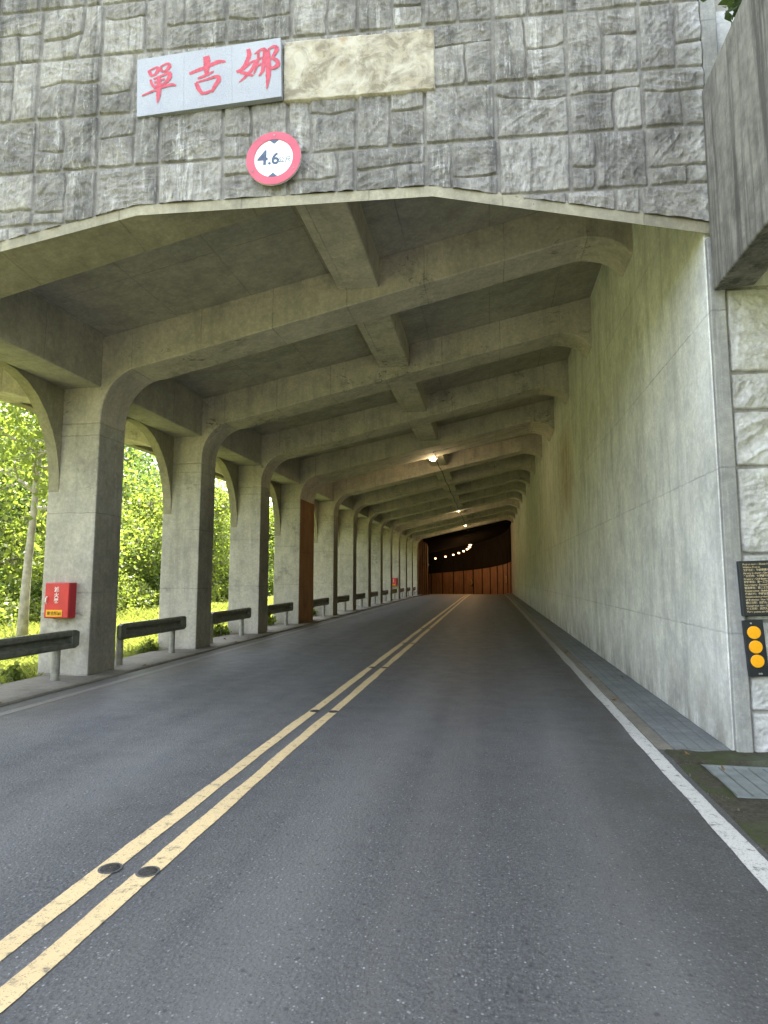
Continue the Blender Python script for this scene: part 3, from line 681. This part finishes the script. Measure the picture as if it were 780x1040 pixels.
# reflective markers in the tunnel
def wallpt(s, x, z): q = curve([s])[0]; return (q[0]+x*q[3], q[1]+x*q[4], q[2]+z), math.atan2(q[4], q[3])
M_yref = plain('yellow_reflective', (.9, .62, .10), .4, .5, var=.08)
for s, lab in ((78.5, 'yellow and black arrow marker at middle of the curved tunnel wall'), (62.5, 'yellow and black arrow marker at the right end of the tunnel wall')):
    pnt, a = wallpt(s, XR-.12, 1.15); o = empty('curve_marker', pnt, a, label=lab, cat='road sign', group='arrow markers on the tunnel wall')
    MB().box(-.03, 0, -.38, .38, -.1, .8).build('panel', M_black, o)
    for dy in (-.16, .14): 
        MB().prism([(dy-.12, .36), (dy+.10, .70), (dy+.22, .70), (dy+0, .36), (dy+.22, .02), (dy+.10, .02)], -.045, -.031, 'x').build('arrow', M_yref, o)
for k, y in enumerate((53.4, 55.3, 57.2)):
    o = empty('wall_reflector', (XL+.05, y, zg(y)+.75), label=f'tiny amber reflector low on the left tunnel wall, {("nearest", "middle", "farthest")[k]} of three', cat='reflector', group='amber reflectors on the tunnel wall')
    MB().box(-.05, .02, -.04, .04, -.1, .1).build('bracket', M_galv, o); MB().box(.021, .035, -.045, .045, -.07, .07).build('amber_lens', M_amber, o)

# ------------------------------------------------------------------ road studs, grate, fallen leaves
M_stud = plain('worn_stud', (.032, .030, .026), .7, .3, var=.6, scale=60)
def stud(x, y, label):
    o = empty('road_stud', (x, y, .004), random.uniform(-.2, .2), label=label, cat='road stud', group='worn road studs on the yellow lines')
    m = MB(); n = 20
    for (r0, z0), (r1, z1) in (((.052, 0), (.046, .005)), ((.046, .005), (.030, .008)), ((.030, .008), (0.004, .008))):
        vs = [(r*math.cos(2*math.pi*k/n)*1.0, r*math.sin(2*math.pi*k/n)*1.0, z) for r, z in ((r0, z0), (r1, z1)) for k in range(n)]
        m.add(vs, [(k, (k+1) % n, n+(k+1) % n, n+k) for k in range(n)])
    m.build('base', M_stud, o, smooth=True)
    disc(.060, .0, .003, 24, r0=.049).build('rim', M_asph, o)
for k, y in enumerate((3.04, 6.82, 10.2, 14.0, 18.0)):
    w = ('nearest the camera', 'second from the camera', 'third from the camera', 'fourth from the camera', 'farthest down the road')[k]
    stud(-1.955, y, f'dark round road stud on the left yellow line, {w}'); stud(-1.745, y, f'dark round road stud on the right yellow line, {w}')
Gt = empty('drain_grate', (1.62, 4.69, -.012), label='grey slatted steel drain grate set in the mossy roadside', cat='drain grate')
MB().box(.02, 1.24, 0, .74, -.17, -.10).build('drain_pit', M_gap, Gt)
for y in (0., .71): MB().box(.0, 1.26, y, y+.03, -.08, .022).build('frame', M_grate, Gt, .003)
for x in (0., 1.232): MB().box(x, x+.026, .031, .709, -.08, .021).build('frame', M_grate, Gt, .003)
for k in range(11): MB().box(.035+k*.108, .035+k*.108+.098, .031, .709, -.02, .018).build('slat', M_grate, Gt, .004)

def leafmesh(L_, W_):
    return [(0, 0, 0), (L_*.35, W_*.5, .012), (L_*.35, 0, .0), (L_*.35, -W_*.5, .012), (L_*.75, W_*.32, .02), (L_*.75, 0, .006), (L_*.75, -W_*.32, .02), (L_, 0, .03)], [(0, 2, 1), (0, 3, 2), (1, 2, 5, 4), (2, 3, 6, 5), (4, 5, 7), (5, 6, 7)]
M_leafg = plain('green_leaf', (.10, .17, .04), .5, var=.2); M_leafd = plain('dry_leaf', (.20, .12, .05), .7, var=.3)
for k, (x, y, s, m, lab) in enumerate(((1.66, 3.72, .16, M_leafg, 'green fallen leaf lying on the mossy verge beside the white line'), (1.72, 5.15, .05, M_leafd, 'tiny dry leaf on the soil in front of the drain grate'),
                                        (1.60, 5.55, .045, M_leafd, 'tiny dry leaf by the end of the walkway'), (1.9, 9.6, .07, M_leafd, 'small dry leaf on the walkway against the wall'))):
    b = MB(); b.add(*leafmesh(s, s*.5)); o = b.build('fallen_leaf', m); o.location = (x, y, .045); o.rotation_euler = (.1, -.1, k*1.3+.4); tag(o, lab, 'leaf', 'fallen leaves at the roadside')

M_peb = plain('pebble', (.10, .094, .08), .85, .2, var=.4, scale=20)
pv = MB()
for k in range(420):
    x = random.uniform(1.45, 3.2); y = random.uniform(1.5, 5.75); r = random.choice((.003, .004, .006, .009))
    if 1.6 < x < 2.9 and 4.6 < y < 5.5: continue
    a = random.random()*3; ca, sa = math.cos(a)*r, math.sin(a)*r; z = .018+r*.3
    pv.add([(x+ca, y+sa, z-.01), (x-sa, y+ca, z-.01), (x-ca, y-sa*.8, z-.01), (x+sa, y-ca, z-.01), (x+ca*.3, y, z+r*.6), (x-ca*.4, y+sa*.2, z+r*.5)], [(0, 1, 4), (1, 2, 5), (1, 5, 4), (2, 3, 5), (3, 0, 4), (3, 4, 5)])
tag(pv.build('gravel', M_peb), 'loose grit scattered over the mossy roadside soil', 'gravel', kind='stuff')
lf = None
for k in range(16):
    x = random.choice((-5.55, -5.7, -6.2, 1.47, 1.5)) + random.uniform(-.12, .06); y = random.uniform(6.2, 17)
    if lf is None: b = MB(); b.add(*leafmesh(.07, .032)); lf = b.build('dry_leaf', M_leafd); o = lf
    else: o = lf.copy(); COL.objects.link(o)
    o.location = (x, y, .036 if x < -5.6 else .018); o.rotation_euler = (.1, .05, k*1.3); o.scale = [random.uniform(.6, 1.3)]*3
    tag(o, 'tiny dry brown leaf lying at the edge of the road inside the gallery', 'leaf', 'dry leaves along the road edges')
# ------------------------------------------------------------------ vegetation
def leaf_cloud(cent, per, spread, size, rng, droop=.3):
    cent = np.asarray(cent); n = len(cent)*per
    c = np.repeat(cent, per, 0) + rng.normal(size=(n, 3))*np.array([spread, spread, spread*.75])
    d = rng.normal(size=(n, 3)); d[:, 2] = d[:, 2]*.6-droop; d /= np.linalg.norm(d, axis=1)[:, None]
    s = np.cross(d, rng.normal(size=(n, 3))); s /= np.linalg.norm(s, axis=1)[:, None]
    L_ = size*rng.uniform(.6, 1.3, n)[:, None]; W_ = L_*.30
    nn = np.cross(d, s)
    V = np.stack([c, c+d*L_*.5+s*W_+nn*L_*.08, c+d*L_, c+d*L_*.5-s*W_+nn*L_*.08], 1).reshape(-1, 3)
    F = np.arange(n*4).reshape(n, 4)
    return V, F, np.clip(rng.random(n)*.75+.25*np.repeat(rng.random(len(cent)), per), 0, 1)
def tree_parts(seed, h, cr, ntips, per, size, spread=.55, first=.3, lean=0.):
    rng = np.random.default_rng(seed); rd = random.Random(seed); m = MB(); tips = []
    tr = [(0, 0, -.4)]; x = y = 0
    for k in range(1, 8):
        x += rd.uniform(-.12, .12)+lean; y += rd.uniform(-.12, .12); tr.append((x, y, h*.86*k/7))
    r0 = h*.013+.02; m.tube(tr, [r0*(1.25 if k == 0 else 1-.11*k) for k in range(8)], 9)
    for b in range(13):
        f = first+(.98-first)*b/12; k = min(int(f*7), 6); t = f*7-k; p = Vector(tr[k]).lerp(Vector(tr[k+1]), t)
        a = b*2.4+rd.uniform(-.5, .5); ln = cr*(1.08-.62*abs(f-.52)-.25*(f > .85))*rd.uniform(.75, 1.1)
        q = [p]; dz = rd.uniform(.05, .55)
        for j in range(1, 5): q.append(p+Vector((math.cos(a+.15*j)*ln*j/4, math.sin(a+.15*j)*ln*j/4, dz*ln*j/4+rd.uniform(-.1, .1))))
        m.tube(q, [r0*.42*(1-.2*j) for j in range(5)], 6)
        for _ in range(max(2, ntips//13)):
            j = rd.randint(1, 3); w = Vector(q[j]).lerp(Vector(q[j+1]), rd.random()); d = Vector((rd.gauss(0, 1), rd.gauss(0, 1), rd.gauss(.2, .8))).normalized()*rd.uniform(.3, .95)*cr*.36
            m.tube([w, w+d*.5+Vector((0, 0, .05)), w+d], [.03, .02, .008], 4); tips.append(tuple(w+d))
    V, F, tone = leaf_cloud(tips, per, spread, size, rng)
    return m, V, F, tone
def make_tree(name, seed, h, cr, ntips, per, size, leafm, spread, first=.3, lean=0.):
    o = empty(name); m, V, F, tone = tree_parts(seed, h, cr, ntips, per, size, spread, first, lean)
    m.build('trunk', M_bark, o, smooth=True); np_mesh('crown', V, F, leafm, o, attrs={'tone': tone}); return o
KIND = [make_tree('broadleaf_tree', 3, 9.5, 3.6, 170, 56, .25, M_leafA, .55, .22), make_tree('broadleaf_tree', 8, 12.5, 4.2, 190, 56, .27, M_leafB, .65, .25, .05),
        make_tree('broadleaf_tree', 14, 7.5, 3.4, 160, 56, .235, M_leafA, .55, .12), make_tree('broadleaf_tree', 21, 11.0, 3.6, 150, 54, .26, M_leafC, .6, .35)]
first = [True]*4
def copy_tree(o):
    c = o.copy(); COL.objects.link(c)
    for ch in o.children:
        d = ch.copy(); COL.objects.link(d); d.parent = c
    return c
look = ['bright yellow-green tree', 'tall mid green tree', 'low spreading green tree', 'dark green tree']
plan = [(0, -15.5, 15.5, 1.0, 'nearest one, at the left edge of the photo'), (1, -22, 21, 1.05, 'behind the nearest tree at the left edge'), (3, -19.5, 24.5, 1.0, 'seen just left of the nearest pillar'),
        (2, -17.5, 28, 1.05, 'in the middle of the opening after the nearest pillar'), (1, -23, 33, 1.1, 'at left in the opening after the nearest pillar'), (0, -18, 34.5, 1.1, 'at right in the opening after the nearest pillar'),
        (2, -19, 40, 1.1, 'in the opening after the second pillar'), (0, -21, 46, 1.15, 'behind the tree in the opening after the second pillar'), (3, -26, 27, 1.15, 'farthest one in the leftmost opening'),
        (1, -27, 42, 1.2, 'farthest one in the opening after the nearest pillar'), (2, -15, 20.5, .8, 'close behind the nearest pillar'), (0, -24, 55, 1.2, 'far off in the opening after the second pillar'),
        (2, -20, 53, 1.35, 'in the opening after the third pillar'), (3, -32, 36, 1.3, 'on the slope behind the nearest pillar'), (1, -34, 50, 1.3, 'on the slope behind the second opening'), (2, -19, 64, 1.3, 'farthest down the valley side of the gallery')]
for i, (k, x, y, s, wh) in enumerate(plan):
    o = KIND[k] if first[k] else copy_tree(KIND[k]); first[k] = False; x, y = x*1.18, y*1.18
    o.location = (x, y, float(terr(x, y))-.05); o.rotation_euler = (0, 0, i*1.9); o.scale = (s, s, s)
    tag(o, look[k] + ' ' + wh, 'tree', 'trees beyond the pillars')
M_pale = plain('pale_bark', (.34, .31, .25), .85, .1, var=.35, scale=5)
SL = make_tree('slender_tree', 52, 10.5, 2.6, 90, 50, .22, M_leafA, .5, .45, .0); [c for c in SL.children if c.name.startswith('trunk')][0].data.materials[0] = M_pale; SL.scale = (.85, .85, .9); SL.location = (-12.6, 15.0, float(terr(-12.6, 15.0))); tag(SL, 'slender tree with a bare pale trunk in the leftmost opening', 'tree', 'trees beyond the pillars')
def make_bush(name, seed, n, rad, hh, per, size, mat):
    rng = np.random.default_rng(seed); o = empty(name); m = MB(); tips = []
    for k in range(n):
        a = rng.uniform(0, 6.28); rr = rad*math.sqrt(rng.random()); z = hh*rng.uniform(.25, 1)*(1-.45*(rr/rad)**2); tips.append((rr*math.cos(a), rr*math.sin(a), z))
        if k % 3 == 0: m.tube([(rr*.2*math.cos(a), rr*.2*math.sin(a), -.1), (rr*.7*math.cos(a), rr*.7*math.sin(a), z*.6), tips[-1]], [.025, .015, .006], 4)
    V, F, t = leaf_cloud(tips, per, rad*.16, size, rng)
    m.build('stem', M_bark, o); np_mesh('foliage', V, F, mat, o, attrs={'tone': t}); return o
BK = [make_bush('leafy_bush', 5, 90, 1.5, 1.9, 40, .18, M_leafA), make_bush('leafy_bush', 6, 90, 1.7, 2.4, 40, .20, M_leafB), make_bush('leafy_bush', 9, 80, 1.3, 1.5, 40, .16, M_leafA)]
bf = [True]*3
for i, (k, x, y, s, wh) in enumerate([(0, -12.2, 12.8, .9, 'low at the left edge of the photo'), (1, -14.5, 17.2, 1.1, 'low behind the red box pillar, left side'), (2, -12.5, 15.2, .8, 'just left of the red box'), (0, -14.5, 22.5, 1.1, 'close behind the nearest pillar, right side'),
        (1, -15.5, 26.5, 1.1, 'at left above the second guardrail'), (2, -14.8, 25, 1., 'low at left above the second guardrail'), (0, -16, 31.5, 1.2, 'at right above the second guardrail'), (1, -16, 38, 1.2, 'above the third guardrail'), (2, -15, 35, 1.1, 'low above the third guardrail'),
        (0, -16.5, 44, 1.2, 'above the fourth guardrail'), (1, -16, 50, 1.2, 'far behind the rust red pillar'), (1, -18, 19.0, 1.3, 'under the tall tree in the leftmost opening'), (1, -18.5, 30, 1.3, 'under the trees of the second opening')]):
    o = BK[k] if bf[k] else copy_tree(BK[k]); bf[k] = False
    x, y, s = x*1.3, y*1.3, s*.95                   # keep the meadow open
    o.location = (x, y, float(terr(x, y))-.05); o.rotation_euler = (0, 0, i*2.1); o.scale = (s, s, s)
    tag(o, ['yellow-green', 'mid green', 'small bright green'][k] + ' leafy bush ' + wh, 'bush', 'bushes at the edge of the meadow')
# weeds against the pillars, plant on the ledge
WD = make_bush('weed_tuft', 31, 16, .22, .42, 22, .10, M_leafA)
for i, (x, y, s, lab) in enumerate(((-6.8, 11.5, .75, 'green weed tuft at the foot of the second pillar'), (-6.9, 8.1, .7, 'green weed tuft at the foot of the nearest pillar'), (-6.8, 14.9, 1., 'green weed tuft at the foot of the third pillar'), (-6.8, 18.2, 1.1, 'green weed tuft at the foot of the rust red pillar'), (-6.75, 22.6, 1.1, 'green weed tuft at the foot of the fifth pillar'))):
    o = WD if i == 0 else copy_tree(WD); o.location = (x, y, -.08); o.rotation_euler = (0, 0, i*1.7); o.scale = (s, s, s); tag(o, lab, 'weed', 'weeds at the pillar feet')
o = make_bush('hanging_plant', 41, 60, .62, 1.5, 40, .13, M_leafC); o.location = (2.75, 4.9, 5.9); tag(o, 'dark green plant growing on top of the stained concrete ledge', 'plant')
MB().box(-.33, .6, -.5, .5, -1.2, -.02).build('soil', M_moss, o)

# grass (uncountable)
def blades(n, xr, yr, hgt, seed):
    rng = np.random.default_rng(seed); x = rng.uniform(*xr, n); y = rng.uniform(*yr, n); z = terr(x, y)-.02
    a = rng.uniform(0, 6.28, n); h = hgt*rng.uniform(.4, 1.2, n)*(.55+.9*fbm(x*.9+50, y*.9+50, 8, 3)); w = .010+.008*rng.random(n); lx = rng.normal(size=n)*.45*h; ly = rng.normal(size=n)*.45*h
    ca, sa = np.cos(a)*w, np.sin(a)*w
    V = np.stack([np.stack([x-ca, y-sa, z], 1), np.stack([x+ca, y+sa, z], 1), np.stack([x+lx*.4+ca*.7, y+ly*.4+sa*.7, z+h*.6], 1), np.stack([x+lx, y+ly, z+h*.95], 1)], 1).reshape(-1, 3)
    return V, np.arange(n*4).reshape(n, 4), rng.random(n)
parts = [blades(26000, (-10, -6.63), (5, 24), .22, 1), blades(26000, (-17, -9), (6, 44), .34, 2), blades(9000, (-10, -6.63), (24, 52), .3, 3)]
V = np.concatenate([p[0] for p in parts]); n = len(V)//4
tag(np_mesh('grass', V, np.arange(n*4).reshape(n, 4), M_grass, attrs={'tone': np.concatenate([p[2] for p in parts])}), 'sunlit yellow-green grass outside the pillars', 'grass', kind='stuff')
# far wooded slope (reads as one mass)
rng = np.random.default_rng(77); n = 4200; x = rng.uniform(-100, -33, n); y = rng.uniform(12, 190, n); z = terr(x, y)+rng.uniform(.3, 9, n)
V, F, t = leaf_cloud(np.stack([x, y, z], 1), 26, 1.3, .75, rng)
tag(np_mesh('forest', V, F, M_leafB, attrs={'tone': t}), 'wooded slope far behind the roadside trees', 'forest', kind='stuff')

# ------------------------------------------------------------------ camera, light, view
cam = bpy.data.cameras.new('camera'); co = bpy.data.objects.new('camera', cam); COL.objects.link(co); S.camera = co
co.location = (0, 0, 1.5); co.rotation_euler = (R(90+6.0763), 0, R(9.7377)); cam.sensor_fit = 'HORIZONTAL'; cam.sensor_width = 36; cam.lens = 36*620/780; cam.clip_start = .05; cam.clip_end = 3000
SUN_EL, SUN_AZ = 63., 24.      # azimuth measured from +Y towards -X
w = bpy.data.worlds.new('World'); S.world = w; w.use_nodes = True; nt = w.node_tree
sky = nt.nodes.new('ShaderNodeTexSky'); sky.sky_type = 'NISHITA'; sky.sun_disc = False; sky.sun_elevation = R(SUN_EL); sky.sun_rotation = R(-SUN_AZ); sky.dust_density = 2.; sky.air_density = 1.
bg = nt.nodes['Background']; hs = nt.nodes.new('ShaderNodeHueSaturation'); hs.inputs['Saturation'].default_value = .48; nt.links.new(sky.outputs[0], hs.inputs['Color']); nt.links.new(hs.outputs[0], bg.inputs[0]); bg.inputs[1].default_value = .15
sl = bpy.data.lights.new('sun', 'SUN'); sl.energy = 4.3; sl.angle = R(.5); sl.color = (1, .96, .88); so = bpy.data.objects.new('sun', sl); COL.objects.link(so)
d = Vector((-math.sin(R(SUN_AZ))*math.cos(R(SUN_EL)), math.cos(R(SUN_AZ))*math.cos(R(SUN_EL)), math.sin(R(SUN_EL)))); so.rotation_euler = d.to_track_quat('Z', 'Y').to_euler()
S.view_settings.view_transform = 'Standard'; S.view_settings.look = 'None'; S.view_settings.gamma = 1; S.view_settings.use_curve_mapping = False; S.view_settings.exposure = 3.04
c = S.cycles; c.max_bounces = 10; c.diffuse_bounces = 7; c.glossy_bounces = 3; c.transmission_bounces = 4; c.sample_clamp_indirect = 6; c.caustics_reflective = False; c.caustics_refractive = False
c.use_denoising = True; c.denoiser = 'OPENIMAGEDENOISE'; c.use_adaptive_sampling = True; c.adaptive_threshold = .02
